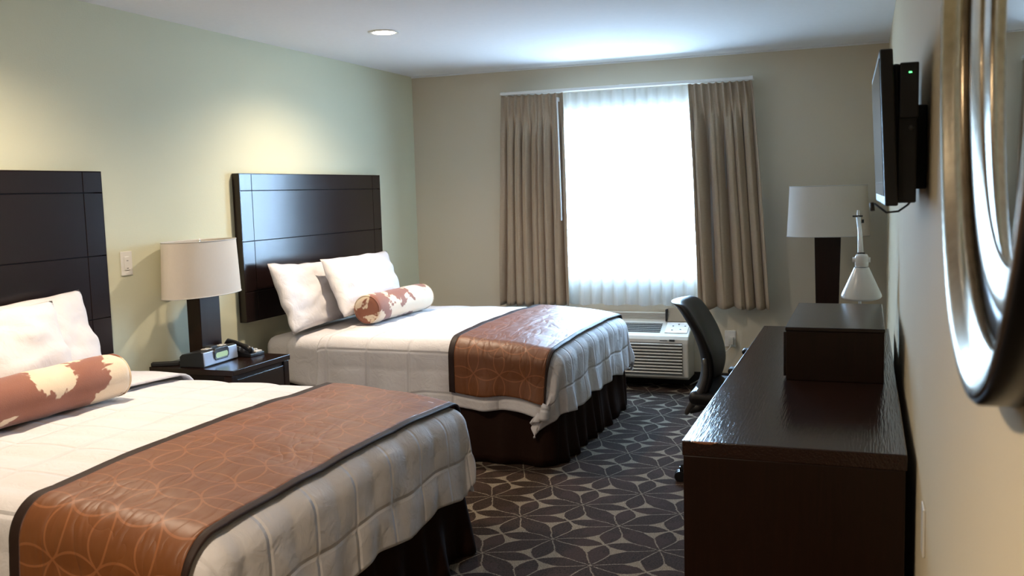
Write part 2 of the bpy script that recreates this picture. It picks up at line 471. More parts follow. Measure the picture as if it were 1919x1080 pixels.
# ------------------------------------------------------------------ beds
XF, BF, RHO = 1.87, .70, .10      # flat part: foot edge, half width, edge radius
def make_drape(off, seed, zt=.70, flare=.05, foldA=.012, quilt=0, BF=.70, kc=(.1, .25)):
    def f(u, v):
        du = max(0, u-XF); sv = 1 if v > 0 else -1; dv = max(0, abs(v)-BF)
        d = math.hypot(du, dv); bx = min(u, XF); by = max(-BF, min(BF, v))
        crown = -.018*(by/BF)**2-.05*max(0, (bx-1.2)/.67)**2
        q = quilt*(abs(math.sin(PI*(u)/.27))**.5*abs(math.sin(PI*(v)/.235))**.5-1) if quilt else 0
        nzv = noise.noise(Vector((u*5, v*5, seed)))*.006
        if d < 1e-6: return Vector((bx, by, zt+crown+off+q+nzv))
        nx, ny = du/d, sv*dv/d
        L = RHO*PI/2
        o_ = RHO+off+q+nzv
        if d < L:
            a = d/RHO; out = o_*math.sin(a); dn = RHO-(o_)*math.cos(a)
        else:
            e = d-L; out = o_+e*flare; dn = RHO+e
            s = u if dv > du else v
            amp = foldA*min(1, e/.25)
            out += amp*(math.sin(s*23+seed*3)+.6*math.sin(s*41+seed))+.02*min(1, e/.3)*noise.noise(Vector((s*7, seed, e*6)))
            dn += .012*math.sin(s*13+seed)*min(1, e/.2)
        if du > 0 and dv > 0 and d > L:
            th = math.atan2(dv, du); e = d-L
            kk = kc[0] if v < 0 else kc[1]
            out += (.05-.1*kk)*math.sin(th*2)*min(1, e/.3)+.016*math.sin(th*9+seed)*min(1, e/.2)*math.sin(th*2)
            dn -= e*kk*math.sin(th*2)
            if kk < .2: bx -= .17*math.sin(th*2)**2*min(1, e/.4)**1.5; dn -= .02*math.sin(th*2)*e
        return Vector((bx+nx*out, by+ny*out, zt+crown*(1-min(1, d/.5)*.3)-dn))
    return f

def make_bed(yc, word, seed):
    near = word == 'near'
    BF = .745 if near else .70
    kw = dict(BF=BF, kc=(.34, .34) if near else (.12, .30))
    QA = .009
    bed = thing('bed', ('near bed in the foreground, ' if near else 'far bed beside the window wall, ')+'with white mattress and dark brown pleated skirt', 'bed', (0, yc, 0), group='two hotel beds')
    bm = bmesh.new(); add_box(bm, .05, 1.90, -BF-.03, BF+.03, .36, .655, .07, 5)
    mesh_obj('mattress', bm, 'linen', bed, True)
    box('box_spring', 'black_matte', bed, .06, 1.88, -BF-.02, BF+.02, .10, .358, .02)
    # pleated skirt round three sides
    pts = []
    n = 130
    x0 = .08; xs = 1.925; ys = BF+.065; r = .04
    per = [(x0+(xs-r-x0)*i/n, -ys) for i in range(n)]
    per += [(xs-r+r*math.sin(a), -ys+r-r*math.cos(a)) for a in lin(0, PI/2, 8)]
    per += [(xs, -ys+r+(2*ys-2*r)*i/110) for i in range(1, 110)]
    per += [(xs-r+r*math.cos(a), ys-r+r*math.sin(a)) for a in lin(0, PI/2, 8)]
    per += [(xs-r-(xs-r-x0)*i/n, ys) for i in range(1, n)]
    bm = bmesh.new(); rows = []
    for k, z in enumerate(lin(.385, .006, 10)):
        row = []; s = 0
        for i, (x, y) in enumerate(per):
            if i: s += math.hypot(x-per[i-1][0], y-per[i-1][1])
            a = per[max(i-1, 0)]; b = per[min(i+1, len(per)-1)]
            tx, ty = b[0]-a[0], b[1]-a[1]; l = math.hypot(tx, ty) or 1
            nx, ny = ty/l, -tx/l
            t = (.385-z)/.38
            o_ = t*.035+t*(.018*math.sin(s*34+noise.noise(Vector((s*3, seed, 0)))*4)+.030*noise.noise(Vector((s*6, seed, z*2))))
            # deep box pleats
            for c in (.9, 1.86+.02, 1.86+.76, 1.86+1.5):
                dd = abs(s-c); o_ -= .018*t*math.exp(-(dd/.018)**2)
            row.append(bm.verts.new((x+nx*o_, y+ny*o_, z)))
        rows.append(row)
    for a, b in zip(rows, rows[1:]):
        for i in range(len(per)-1): bm.faces.new((a[i], a[i+1], b[i+1], b[i]))
    o = mesh_obj('bed_skirt', bm, 'skirt', bed, True); solid(o, .004, -1)
    # flat sheet / blanket layer
    f = make_drape(.026 if near else -.022, seed+(0 if near else .5), foldA=.008, **kw)
    bm = bmesh.new(); add_grid(bm, f, lin(.22, .56, 20) if near else lin(.25, .75, 24), lin(-BF-.36, BF+.36, 90))
    o = mesh_obj('flat_sheet', bm, 'linen', None, True, (0, yc, 0)); solid(o, .010, -1)
    tag(o, 'white flat sheet turned down over the comforter behind the bolster of the near bed' if near else 'smooth white flat sheet hanging at the head of the far bed, under its comforter', 'sheet', 'flat sheets')
    # comforter
    f = make_drape(.0, seed, quilt=QA, foldA=.004 if near else .010, **kw)
    def fc(u, v):
        p = f(u, v)
        e = min(1, (u-.47)/.05); p.z -= .012*(1-e)**2 if u < .52 else 0
        return p
    bm = bmesh.new(); add_grid(bm, fc, lin(.47, XF+.43, 150), lin(-BF-.43, BF+.43, 180))
    o = mesh_obj('comforter', bm, 'quilt', None, True, (0, yc, 0)); solid(o, .022, -1)
    tag(o, ('white quilted comforter spread over the near bed in the foreground' if near else 'white quilted comforter on the far bed, its corner hanging low at the foot'), 'comforter', 'white comforters')
    # runner
    f2 = make_drape(.020, seed, quilt=QA*.4, foldA=.004 if near else .010, **kw)
    u0, u1, v0, v1 = 1.325, 1.915, -BF-.35, BF+.35
    t = thing('bed_runner', ('copper brown satin bed runner with looped circle pattern across the near bed' if near else 'copper brown satin bed runner with circle pattern across the foot of the far bed'), 'bed runner', (0, yc, 0), group='copper bed runners')
    bw = .035
    bm = bmesh.new(); add_grid(bm, f2, lin(u0+bw, u1-bw*.6, 80), lin(v0+.004, v1-.004, 220))
    o = mesh_obj('center_panel', bm, 'runner', t, True); solid(o, .006, -1)
    bm = bmesh.new()
    add_grid(bm, f2, lin(u0, u0+bw, 6), lin(v0, v1, 220)); add_grid(bm, f2, lin(u1-bw*.6, u1, 5), lin(v0, v1, 220))
    o = mesh_obj('border', bm, 'runner_border', t, True); solid(o, .008, -1)
    return bed

def make_headboard(yc, label):
    t = thing('headboard', label, 'headboard', (0, yc, .762), group='wall-mounted headboards')
    hw, hh = .854, .874
    box('backing', 'black_matte', t, .004, .03, -hw+.004, hw-.004, .004, hh-.004, 0)
    bm = bmesh.new()
    ys = [-hw, -hw+.115, hw-.115, hw]; zs = [0, .176, .476, .776, hh]
    gp = .0018
    for i in range(3):
        for j in range(4):
            y0, y1, z0, z1 = ys[i], ys[i+1], zs[j], zs[j+1]
            add_box(bm, .030, .052, y0+(gp if i else 0), y1-(gp if i < 2 else 0), z0+(gp if j else 0), z1-(gp if j < 3 else 0), .0012, 1)
    mesh_obj('grooved_panel', bm, 'head', t)
    bm = bmesh.new()
    for q in ((-hw-.004, -hw, -.004, hh+.004), (hw, hw+.004, -.004, hh+.004), (-hw, hw, hh, hh+.004), (-hw, hw, -.004, 0)):
        add_box(bm, .003, .052, q[0], q[1], q[2], q[3], .0015, 1)
    mesh_obj('edge_band', bm, 'espresso', t)

def add_pillow(bm, TL, TR, BR, BL, T, seed, n=34):
    TL, TR, BR, BL = map(Vector, (TL, TR, BR, BL))
    nrm = (TR-TL).cross(BL-TL).normalized()
    if nrm.x < 0: nrm = -nrm
    def pt(u, v, s):
        U_, V_ = u*2-1, v*2-1
        # edges pull in between pinched corners
        k = .035
        uu = U_*(1-k*(1-V_*V_)); vv = V_*(1-k*1.4*(1-U_*U_))
        a, b = (uu+1)/2, (vv+1)/2
        p = (TL*(1-a)+TR*a)*(1-b)+(BL*(1-a)+BR*a)*b
        e = max(0, (1-abs(U_)**2.6))*max(0, (1-abs(V_)**2.6))
        h = T*e**.55
        w = noise.noise(Vector((U_*2.2+seed, V_*2.2, s*3)))*.022*e**.3
        w += noise.noise(Vector((U_*7+seed, V_*5, s*3)))*.007*e**.2
        # radiating creases towards the corners
        rr = (1-abs(U_))+(1-abs(V_))
        w += .006*math.sin(math.atan2(1-abs(V_)+.02, 1-abs(U_)+.02)*13)*math.exp(-rr*3)*min(1, e*8)
        wob = noise.noise(Vector((U_*3, V_*3, seed+9)))*.012
        return p+nrm*(s*h+w*(1 if s > 0 else .4))+Vector((0, wob, wob*.6))
    for s in (1, -1):
        V = [[bm.verts.new(pt(i/n, j/n, s)) for j in range(n+1)] for i in range(n+1)]
        for i in range(n):
            for j in range(n): bm.faces.new((V[i][j], V[i+1][j], V[i+1][j+1], V[i][j+1]))
    bmesh.ops.remove_doubles(bm, verts=bm.verts[:], dist=.0035)
def pillow(yc, TL, TR, BR, BL, T, seed, label, group):
    loc = Vector((BL[0], (BL[1]+BR[1])/2, .66))
    q = [Vector(c)-loc for c in (TL, TR, BR, BL)]
    bm = bmesh.new(); add_pillow(bm, *q, T, seed)
    o = mesh_obj('pillow', bm, 'linen', None, True, loc)
    tag(o, label, 'pillow', group)

def bolster(x, y0, y1, z, label, ang=0):
    r = .094; L = (y1-y0)
    t = thing('bolster_pillow', label, 'bolster', (x, (y0+y1)/2, z), ang, 'cowhide bolsters')
    bm = bmesh.new()
    prof = [(r*.0, -L/2+.004), (r*.55, -L/2+.002), (r*.86, -L/2+.004), (r*.95, -L/2+.012), (r*.985, -L/2+.03)]
    prof += [(r*(1+.015*math.sin(k*1.3)), -L/2+.05+(L-.1)*k/14) for k in range(15)]
    prof += [(a, -b) for a, b in prof[4::-1]]
    add_lathe(bm, [(max(a, .0005), b) for a, b in prof], 40, axis='y')
    for v in bm.verts: v.co.z = v.co.z*.96+r*.96+.006*noise.noise(v.co*9)
    mesh_obj('cover', bm, 'cow', t, True)
    for s in (-1, 1):
        bm = bmesh.new()
        pts = [(math.cos(a)*r*.945, s*(L/2-.008), r*.96+math.sin(a)*r*.945*.96) for a in lin(0, 2*PI, 33)]
        add_tube(bm, pts, .0035, 6, False)
        mesh_obj('piping', bm, 'cow', t, True)

Y2, Y1 = -1.548, -4.38
make_bed(Y2, 'far', 1.3); make_bed(Y1, 'near', 4.7)
make_headboard(-1.566, 'espresso grooved headboard on the left wall behind the far bed')
make_headboard(-4.345, 'espresso grooved headboard on the left wall behind the near bed')
g2, g1 = 'pillows on the far bed', 'pillows on the near bed'
pillow(Y2, (.13, -2.30, 1.10), (.09, -1.52, 1.06), (.31, -1.60, .70), (.33, -2.37, .69), .072, 1.0, 'white pillow on the far bed nearer the nightstand, partly behind the other', g2)
pillow(Y2, (.275, -1.95, 1.10), (.245, -1.01, 1.09), (.50, -1.26, .74), (.50, -2.07, .755), .085, 5.0, 'white pillow on the far bed nearer the window wall, overlapping the other', g2)
pillow(Y1, (.13, -4.45, 1.08), (.125, -3.75, 1.10), (.36, -3.83, .72), (.36, -4.5, .70), .08, 9.0, 'white pillow on the near bed leaning against the headboard, behind the front one', g1)
pillow(Y1, (.29, -4.90, 1.08), (.27, -4.04, 1.085), (.50, -4.13, .74), (.52, -4.95, .74), .09, 13.0, 'white pillow on the near bed, in front and cut by the picture edge', g1)
bolster(.62, -1.98, -1.25, .702, 'brown and white cowhide bolster on the far bed', -.04)
bolster(.615, -4.83, -4.09, .702, 'brown and white cowhide bolster on the near bed', -.04)

# ------------------------------------------------------------------ nightstand and what stands on it
NZ = .64
t = thing('nightstand', 'dark espresso nightstand between the two beds', 'nightstand', (0, -2.97, 0))
x0, x1, y0, y1 = .02, .54, -.25, .25
box('top', 'espresso', t, x0, x1, y0, y1, NZ-.03, NZ, .003)
box('body', 'espresso_z', t, x0+.02, x1-.02, y0+.02, y1-.02, .12, NZ-.03, .002)
for a, b in ((x0+.02, y0), (x0+.02, y1-.045), (x1-.055, y0), (x1-.055, y1-.045)):
    box('leg', 'espresso_z', t, a, a+.045, b+.0, b+.045, 0, NZ-.031, .003)
d = box('drawer', 'espresso', t, x1-.022, x1-.012, y0+.05, y1-.05, .40, .585, .002)
tube('drawer_pull', 'chrome', d, [(x1-.012, -.05, .5), (x1+.008, -.045, .5), (x1+.008, .045, .5), (x1-.012, .05, .5)], .004)
d = box('drawer', 'espresso', t, x1-.022, x1-.012, y0+.05, y1-.05, .18, .385, .002)
tube('drawer_pull', 'chrome', d, [(x1-.012, -.05, .29), (x1+.008, -.045, .29), (x1+.008, .045, .29), (x1-.012, .05, .29)], .004)

def oval_lamp(loc, label, base_h, shade_z0, shade_z1, top_w, bot_w, sh=(.272, .132), dep=.085):
    t = thing('table_lamp', label, 'lamp', loc, group='oval shade lamps')
    bm = bmesh.new()
    add_prism(bm, [(-bot_w/2, 0), (bot_w/2, 0), (top_w/2, base_h), (-top_w/2, base_h)], -dep/2, dep/2, 'x')
    b = mesh_obj('base', bm, 'espresso_z', t); bevmod(b, .003)
    tube('neck', 'chrome', t, [(0, 0, base_h-.001), (0, 0, shade_z1-.03)], .006)
    bm = bmesh.new()
    n = 64; R = []
    for z, k in ((shade_z0, 1.03), (shade_z0+.004, 1.03), (shade_z1-.004, .965), (shade_z1, .965)):
        R.append([bm.verts.new((sh[1]*k*math.cos(a), sh[0]*k*math.sin(a), z)) for a in lin(0, 2*PI, n+1)[:-1]])
    for a, c in zip(R, R[1:]):
        for i in range(n): bm.faces.new((a[i], a[(i+1) % n], c[(i+1) % n], c[i]))
    s = mesh_obj('lamp_shade', bm, 'shade', t, True); solid(s, .003, -1)
    for z, k in ((shade_z0+.001, 1.032), (shade_z1-.001, .967)):
        bm = bmesh.new(); add_tube(bm, [(sh[1]*k*math.cos(a), sh[0]*k*math.sin(a), z) for a in lin(0, 2*PI, n+1)], .0025, 6, False)
        mesh_obj('shade_ring', bm, 'card', t, True)
    bm = bmesh.new()
    add_tube(bm, [(-sh[1]*.96, 0, shade_z1-.03), (sh[1]*.96, 0, shade_z1-.03)], .002, 6)
    add_tube(bm, [(0, -sh[0]*.96, shade_z1-.03), (0, sh[0]*.96, shade_z1-.03)], .002, 6)
    mesh_obj('shade_spider', bm, 'card', t, True)
    bm = bmesh.new(); add_lathe(bm, [(.0005, shade_z1-.02), (.008, shade_z1-.018), (.009, shade_z1-.006), (.0005, shade_z1+.006)], 16)
    mesh_obj('finial', bm, 'chrome', t, True)
    return t
oval_lamp((.145, -2.92, NZ), 'table lamp with cream oval shade on the nightstand between the beds', .40, .345, .636, .165, .165)
lt = oval_lamp((3.24, -.36, .5), 'table lamp with white oval shade and dark tapered base in the far right corner', .72, .635, .972, .172, .14, (.258, .16))
lt.rotation_euler = (0, 0, PI/2)
t = thing('side_table', 'small dark side table under the corner lamp, beyond the far end of the desk', 'table', (3.24, -.36, 0))
box('top', 'espresso_x', t, -.24, .24, -.22, .22, .47, .5)
for a in (-1, 1):
    for b in (-1, 1): box('leg', 'espresso_z', t, a*.21-.02, a*.21+.02, b*.19-.02, b*.19+.02, 0, .47)

# clock radio
t = thing('clock_radio', 'black clock radio with silver front and pale green display on the nightstand', 'clock radio', (.262, -3.04, NZ), .05)
bm = bmesh.new()
add_prism(bm, [(-.075, 0), (.068, 0), (.062, .075), (.05, .082), (-.06, .066), (-.075, .055)], -.15, .15, 'y')
b = mesh_obj('body', bm, 'black_plastic', t); bevmod(b, .004)
bm = bmesh.new(); add_prism(bm, [(.066, .006), (.0735, .006), (.068, .075), (.0625, .077)], -.146, .146, 'y')
b = mesh_obj('speaker_front', bm, 'silver', t); bevmod(b, .003)
bm = bmesh.new(); add_prism(bm, [(-.052, .022), (.052, .022), (.064, .036), (.064, .068), (.052, .084), (-.052, .084), (-.064, .068), (-.064, .036)], .060, .0755, 'x')
b = mesh_obj('display_frame', bm, 'black_plastic', t); bevmod(b, .002)
bm = bmesh.new(); add_prism(bm, [(-.044, .033), (.044, .033), (.052, .042), (.052, .052), (.044, .061), (-.044, .061), (-.052, .052), (-.052, .042)], .074, .0765, 'x')
mesh_obj('display', bm, 'lcd', t)
for yy in (-.075, -.045, .05, .08):
    box('button', 'card', t, .0, .035, yy, yy+.022, .0775, .083, .002)
box('dock', 'black_matte', t, -.02, .03, -.03, .03, .076, .09, .004)

# telephone
t = thing('telephone', 'black desk telephone beside the clock radio on the nightstand', 'telephone', (.300, -2.785, NZ), -.06)
bm = bmesh.new(); add_prism(bm, [(-.095, 0), (.095, 0), (.095, .018), (-.08, .05), (-.095, .045)], -.075, .04, 'y')
b = mesh_obj('base', bm, 'black_plastic', t); bevmod(b, .004)
bm = bmesh.new()
add_tube(bm, [(-.085, -.05, .062), (-.07, -.05, .075), (-.03, -.05, .074), (.02, -.05, .06), (.06, -.05, .046), (.085, -.05, .03)], [.016, .02, .013, .012, .017, .015], 12)
mesh_obj('handset', bm, 'black_plastic', t, True)
for i in range(4):
    for j in range(3):
        x = -.04+i*.028; y = -.018+j*.018
        box('key', 'card', t, x, x+.018, y-.006, y+.006, .0325-(x)*.17, .0415-(x)*.17, .001)
box('paper_label', 'white_plastic', t, .066, .088, -.02, .03, .016, .026, 0)
pts = [(-.08+.03*math.sin(k*.1), -.085-.01*math.sin(k*.35), .012+.006*math.cos(k*1.6)) for k in range(40)]
tube('cord', 'black_plastic', t, [(-.09, -.05, .055), (-.105, -.07, .02)]+[(-.11+.004*k, -.09-.004*math.sin(k*2), .006+.002*math.cos(k*2)) for k in range(20)], .0025, 6)

# small dark object behind the clock
t = tag(box('remote_control', 'black_matte', None, -.07, .07, -.02, .02, 0, .02, .004), 'small black remote control at the wall end of the nightstand', 'remote control')
t.location = (.085, -3.17, NZ); t.rotation_euler = (0, 0, .5)

# wall switch
t = thing('wall_switch_plate', 'white rocker wall switch plate on the left wall between the headboards', 'switch', (0, -3.31, 1.184))
box('plate', 'white_plastic', t, 0, .006, -.038, .038, -.06, .06, .002)
box('rocker', 'white_plastic', t, .005, .010, -.017, .017, -.034, .034, .002)
for z in (.012, -.026): box('switch_mark', 'grey_plastic', t, .0095, .0107, -.006, .006, z, z+.003, 0)

# ------------------------------------------------------------------ curtains
def drape(x0t, x1t, x0b, x1b, label, seed, nf, wand):
    t = thing('drape_curtain', label, 'curtain', ((x0t+x1t)/2, -.105, .60), group='taupe drapes')
    ox = (x0t+x1t)/2; zb, ztp = .0, 1.625
    rnd = random.Random(int(seed*10))
    ws = [.45+rnd.random()**1.5*1.3 for _ in range(nf)]; tot = sum(ws); cum = [0]
    for w_ in ws: cum.append(cum[-1]+w_/tot)
    nh = 9                                   # pinch pleats in the heading
    us = lin(0, 1, 240); zs = lin(zb, ztp-.13, 46)+lin(ztp-.12, ztp, 10)
    bm = bmesh.new()
    def f(s, z):
        k = (ztp-z)/(ztp-zb)
        e = k**.8
        x = (x0t+(x1t-x0t)*s)*(1-e)+(x0b+(x1b-x0b)*s)*e
        sw = max(0, min(1, s+.035*noise.noise(Vector((s*3, k*1.3, seed)))*k))
        i = 0
        while i < nf-1 and sw > cum[i+1]: i += 1
        fr = (sw-cum[i])/(cum[i+1]-cum[i]); wdt = (cum[i+1]-cum[i])
        fold = -math.cos(2*PI*fr)                      # one fold per random width
        body = (.020+.13*wdt)*fold*(.8+.4*noise.noise(Vector((i*1.7, k*1.5, seed))))
        body += .008*math.sin(6*PI*fr+i)*(1-k)
        hd = .006+.014*abs(math.cos(PI*nh*s))**5*-1 + .010*noise.noise(Vector((s*12, 2, seed)))
        q = min(1, max(0, (ztp-.09-z)/.28)); q = q*q*(3-2*q)
        y = hd*(1-q)+body*q
        # creases that run down from each pinch
        y -= .016*abs(math.cos(PI*nh*s))**9*math.exp(-max(0, ztp-.1-z)/.13)
        x += .010*math.sin(2*PI*fr)*q
        zz = z+(.004*math.sin(s*60) if z > ztp-.02 else 0)+((.012*noise.noise(Vector((s*5, 0, seed)))+.006*fold) if z < .02 else 0)
        return Vector((x-ox, y, zz))
    add_grid(bm, f, us, zs)
    o = mesh_obj('cloth', bm, 'drape', t, True); solid(o, .003, 0)
    if wand:
        tube('wand', 'white_plastic', t, [(wand[0]-ox, -.045, wand[1]-.6), (wand[2]-ox, -.05, wand[3]-.6)], .006, 8)
        bm = bmesh.new(); add_box(bm, wand[0]-ox-.006, wand[0]-ox+.006, -.046, .0, wand[1]-.6, wand[1]-.6+.03, .001, 1)
        mesh_obj('wand_clip', bm, 'white_plastic', t)
drape(.825, 1.325, .765, 1.345, 'taupe drape drawn to the left side of the window with a white wand', 2.0, 8, (1.285, 2.16, 1.30, 1.26))
drape(2.265, 2.715, 2.33, 2.84, 'taupe drape drawn to the right side of the window, above the chair', 11.3, 6, None)
t = thing('curtain_rail', 'white curtain rail above the window', 'curtain rail', (1.77, 0, 2.232))
bm = bmesh.new(); add_box(bm, -.955, .955, -.13, -.09, 0, .022, .003); mesh_obj('front_track', bm, 'white_plastic', t)
bm = bmesh.new(); add_box(bm, -.955, .955, -.065, -.045, 0, .02, .003); mesh_obj('rear_track', bm, 'white_plastic', t)
for x in (-.94, 0, .94): box('bracket', 'white_plastic', t, x-.012, x+.012, -.12, 0, .02, .026, .001)
# sheer
bm = bmesh.new()
def fs(s, z):
    x = 1.02+1.52*s; k = (2.225-z)/1.62
    A = .014 if z > 2.12 else .014+.012*min(1, (2.12-z)/.4)
    p = s*2*PI*17+1.6*noise.noise(Vector((s*5, k*.6, 3.3)))
    return Vector((x-1.78, A*math.sin(p), z-.605+(.006*math.sin(s*40) if z < .61 else 0)))
add_grid(bm, fs, lin(0, 1, 17*14), lin(.605, 2.228, 40))
o = mesh_obj('sheer_curtain', bm, 'sheer', None, True, (1.78, -.055, .605))
tag(o, 'white translucent sheer curtain hanging across the window between the drapes', 'sheer curtain')

# ------------------------------------------------------------------ wall air conditioner
t = thing('wall_air_conditioner', 'cream wall air conditioner with louvred front under the window', 'air conditioner', (1.745, -.012, .08))
hw = .535
bm = bmesh.new()
prof = [(0, 0), (-.22, 0), (-.25, .02), (-.255, .27), (-.25, .30), (-.235, .322), (-.21, .335), (-.06, .405), (-.05, .425), (0, .425)]
add_prism(bm, prof, -hw, hw, 'x')
b = mesh_obj('body', bm, 'ptac', t); bevmod(b, .012, 4)
for i in range(10):
    z = .045+i*.0235
    bm = bmesh.new(); add_prism(bm, [(-.252, z-.001), (-.262, z+.001), (-.267, z+.008), (-.262, z+.015), (-.252, z+.0155)], -hw+.03, hw-.045, 'x')
    b = mesh_obj('louvre', bm, 'ptac', t); bevmod(b, .001)
bm = bmesh.new(); add_box(bm, -hw+.03, hw-.045, -.2575, -.254, .042, .277); mesh_obj('intake_slot', bm, 'dark_slot_and_shade', t)
# outlet grille in the sloping top
def slope(y): return .335+(-.21-y)/(-.15)*-.07 if False else .335+(y+.21)/.15*.07
bm = bmesh.new()
add_prism(bm, [(-.195, slope(-.195)+.0015), (-.195, slope(-.195)+.003), (-.085, slope(-.085)+.003), (-.085, slope(-.085)+.0015)], -hw+.05, .315, 'x')
mesh_obj('vent_opening', bm, 'dark_slot_and_shade', t)
for i in range(5):
    y = -.187+i*.022
    bm = bmesh.new(); add_box(bm, -hw+.05, .315, y, y+.004, slope(y)+.002, slope(y)+.006, .001, 1); mesh_obj('vent_slat', bm, 'ptac', t)
bm = bmesh.new()
for i in range(4): add_box(bm, -hw+.01, .36, -.050, -.043, .425+i*.012, .433+i*.012, .001, 1)
add_box(bm, -hw+.01, .36, -.044, -.005, .42, .472, .002, 1)
mesh_obj('rear_grille', bm, 'ptac', t)
bm = bmesh.new()
add_prism(bm, [(-.20, slope(-.20)+.001), (-.20, slope(-.20)+.006), (-.075, slope(-.075)+.006), (-.075, slope(-.075)+.001)], .35, hw-.02, 'x')
cp = mesh_obj('control_panel', bm, 'white_plastic', t)
for k, (x, y, m_) in enumerate([(.40, -.17, 'led'), (.40, -.12, 'card'), (.44, -.10, 'grey_plastic'), (.46, -.16, 'card'), (.49, -.12, 'grey_plastic')]):
    box('button', 'grey_plastic' if m_ != 'card' else 'silver', cp, x-.006, x+.006, y-.004, y+.004, slope(y)+.006, slope(y)+.010, .001)
bm = bmesh.new(); add_prism(bm, [(-.070, .410), (-.064, .410), (-.030, .505), (-.036, .507)], .345, hw-.012, 'x')
b = mesh_obj('open_flap', bm, 'tan_plastic', t); b['label'] = 'tan control cover standing open'
bevmod(b, .002)
box('flap_shadow_strip', 'dark_slot_and_shade', t, .333, .3455, -.075, -.03, .41, .50, .001)  # solid dark strip painting the shadow along the hinge edge of the flap
box('display_window', 'dark_slot_and_shade', t, .395, .435, -.2585, -.253, .288, .302, .001)
bm = bmesh.new()
for k in range(7): add_box(bm, .325+k*.008, .331+k*.008, -.2570, -.254, .290, .296)
mesh_obj('maker_badge', bm, 'grey_plastic', t)

# wall outlet with plug and cord
t = thing('wall_outlet', 'white wall outlet on the window wall, right of the air conditioner', 'outlet', (2.545, 0, .36))
box('plate', 'white_plastic', t, -.04, .04, -.006, 0, -.06, .06, .002)
t = thing('power_plug', 'cream plug and cord in the wall outlet behind the chair', 'plug', (2.555, -.006, .345))
box('plug_body', 'ptac', t, -.018, .018, -.045, 0, -.028, .028, .006)
tube('cord', 'ptac', t, [(0, -.04, -.025), (-.01, -.045, -.05), (-.03, -.05, -.07), (-.07, -.06, -.10), (-.12, -.07, -.16), (-.18, -.06, -.24), (-.24, -.05, -.30), (-.30, -.06, -.335)], .004, 8)

# ------------------------------------------------------------------ desk
DX0, DX1, DY0, DY1, DZ = 2.986, 3.593, -4.382, -2.022, .756
t = thing('long_desk', 'long dark espresso desk and dresser along the right wall with glossy top', 'desk', (3.29, -3.2, 0))
ox, oy = 3.29, -3.2
L = lambda a, b, c, d_, e, f_: (a-ox, b-ox, c-oy, d_-oy, e, f_)
box('desk_top', 'desktop', t, *L(DX0, DX1, DY0, DY1, DZ-.045, DZ), .003)
box('end_panel', 'espresso_z', t, *L(DX0+.003, DX1-.004, DY0+.003, DY0+.03, 0, DZ-.045), .002)
box('end_panel', 'espresso_z', t, *L(DX0+.02, DX1-.004, DY1-.03, DY1-.005, 0, DZ-.045), .002)
box('cabinet_body', 'espresso_z', t, *L(DX0+.03, DX1-.006, DY0+.031, -3.1, .06, DZ-.046), 0)
box('back_panel', 'espresso_z', t, *L(DX1-.03, DX1-.01, -3.099, DY1-.031, .25, DZ-.046), 0)
for (a, b) in ((-4.34, -3.73), (-3.72, -3.11)):
    for (c, d_) in ((.08, .38), (.39, .70)):
        dr = box('drawer', 'espresso', t, *L(DX0+.008, DX0+.03, a, b, c, d_), .003)
        m_ = (a+b)/2-oy; zz = (c+d_)/2
        tube('handle', 'chrome', dr, [(DX0+.008-ox, m_-.06, zz), (DX0-.016-ox, m_-.055, zz), (DX0-.016-ox, m_+.055, zz), (DX0+.008-ox, m_+.06, zz)], .004, 8)
# box cabinet on the desk
t = thing('desktop_cabinet', 'dark espresso box cabinet standing on the long desk against the right wall', 'cabinet', (3.376, -3.05, DZ))
box('carcass', 'espresso_z', t, -.172, .172, -.374, .374, 0, .186, .002)
box('cabinet_top', 'espresso', t, -.175, .175, -.377, .385, .186, .201, .003)
box('door', 'espresso', t, -.182, -.172, -.36, .36, .012, .18, .002)

# articulated desk lamp
t = thing('articulated_desk_lamp', 'white articulated desk lamp with cone shade behind the box cabinet', 'lamp', (3.46, -2.28, DZ))
bm = bmesh.new(); add_lathe(bm, [(.0005, 0), (.085, 0), (.088, .004), (.086, .010), (.02, .014), (.0005, .014)], 40)
mesh_obj('base', bm, 'alu', t, True)
tube('lower_arm', 'alu', t, [(0, .0, .012), (-.005, .02, .28), (-.012, .05, .565)], .007, 10)
tube('upper_arm', 'alu', t, [(-.014, .05, .565), (-.005, -.04, .495), (.003, -.135, .405)], .010, 10)
bm = bmesh.new(); add_tube(bm, [(-.014, .05, .56), (-.014, .05, .60)], .006, 8); mesh_obj('top_pin', bm, 'alu', t, True)
bm = bmesh.new(); add_tube(bm, [(-.04, .045, .572), (.006, .045, .572)], .004, 8); add_tube(bm, [(.0, .03, .548), (.012, .03, .548)], .009, 10); mesh_obj('joint', bm, 'black_plastic', t, True)
HZ = .115
bm = bmesh.new(); add_tube(bm, [(-.015, -.14, .285+HZ), (.018, -.14, .285+HZ)], .011, 12); mesh_obj('joint', bm, 'black_plastic', t, True)
bm = bmesh.new(); add_lathe(bm, [(.0005, .29+HZ), (.024, .288+HZ), (.030, .275+HZ), (.030, .235+HZ), (.024, .225+HZ), (.0005, .222+HZ)], 24, c=(.004, -.15, 0))
add_tube(bm, [(-.036, -.15, .262+HZ), (.042, -.15, .262+HZ)], .012, 12)
mesh_obj('socket_housing', bm, 'alu', t, True)
bm = bmesh.new(); add_lathe(bm, [(.028, .232+HZ), (.033, .226+HZ), (.088, .098+HZ), (.089, .089+HZ)], 40, c=(.004, -.155, 0))
Mt = Matrix.Translation((.004, -.155, .232+HZ)) @ Matrix.Rotation(.16, 4, 'X') @ Matrix.Translation((-.004, .155, -.232-HZ))
for v in bm.verts: v.co = Mt @ v.co
o = mesh_obj('lamp_shade', bm, 'alu', t, True); solid(o, .0015)
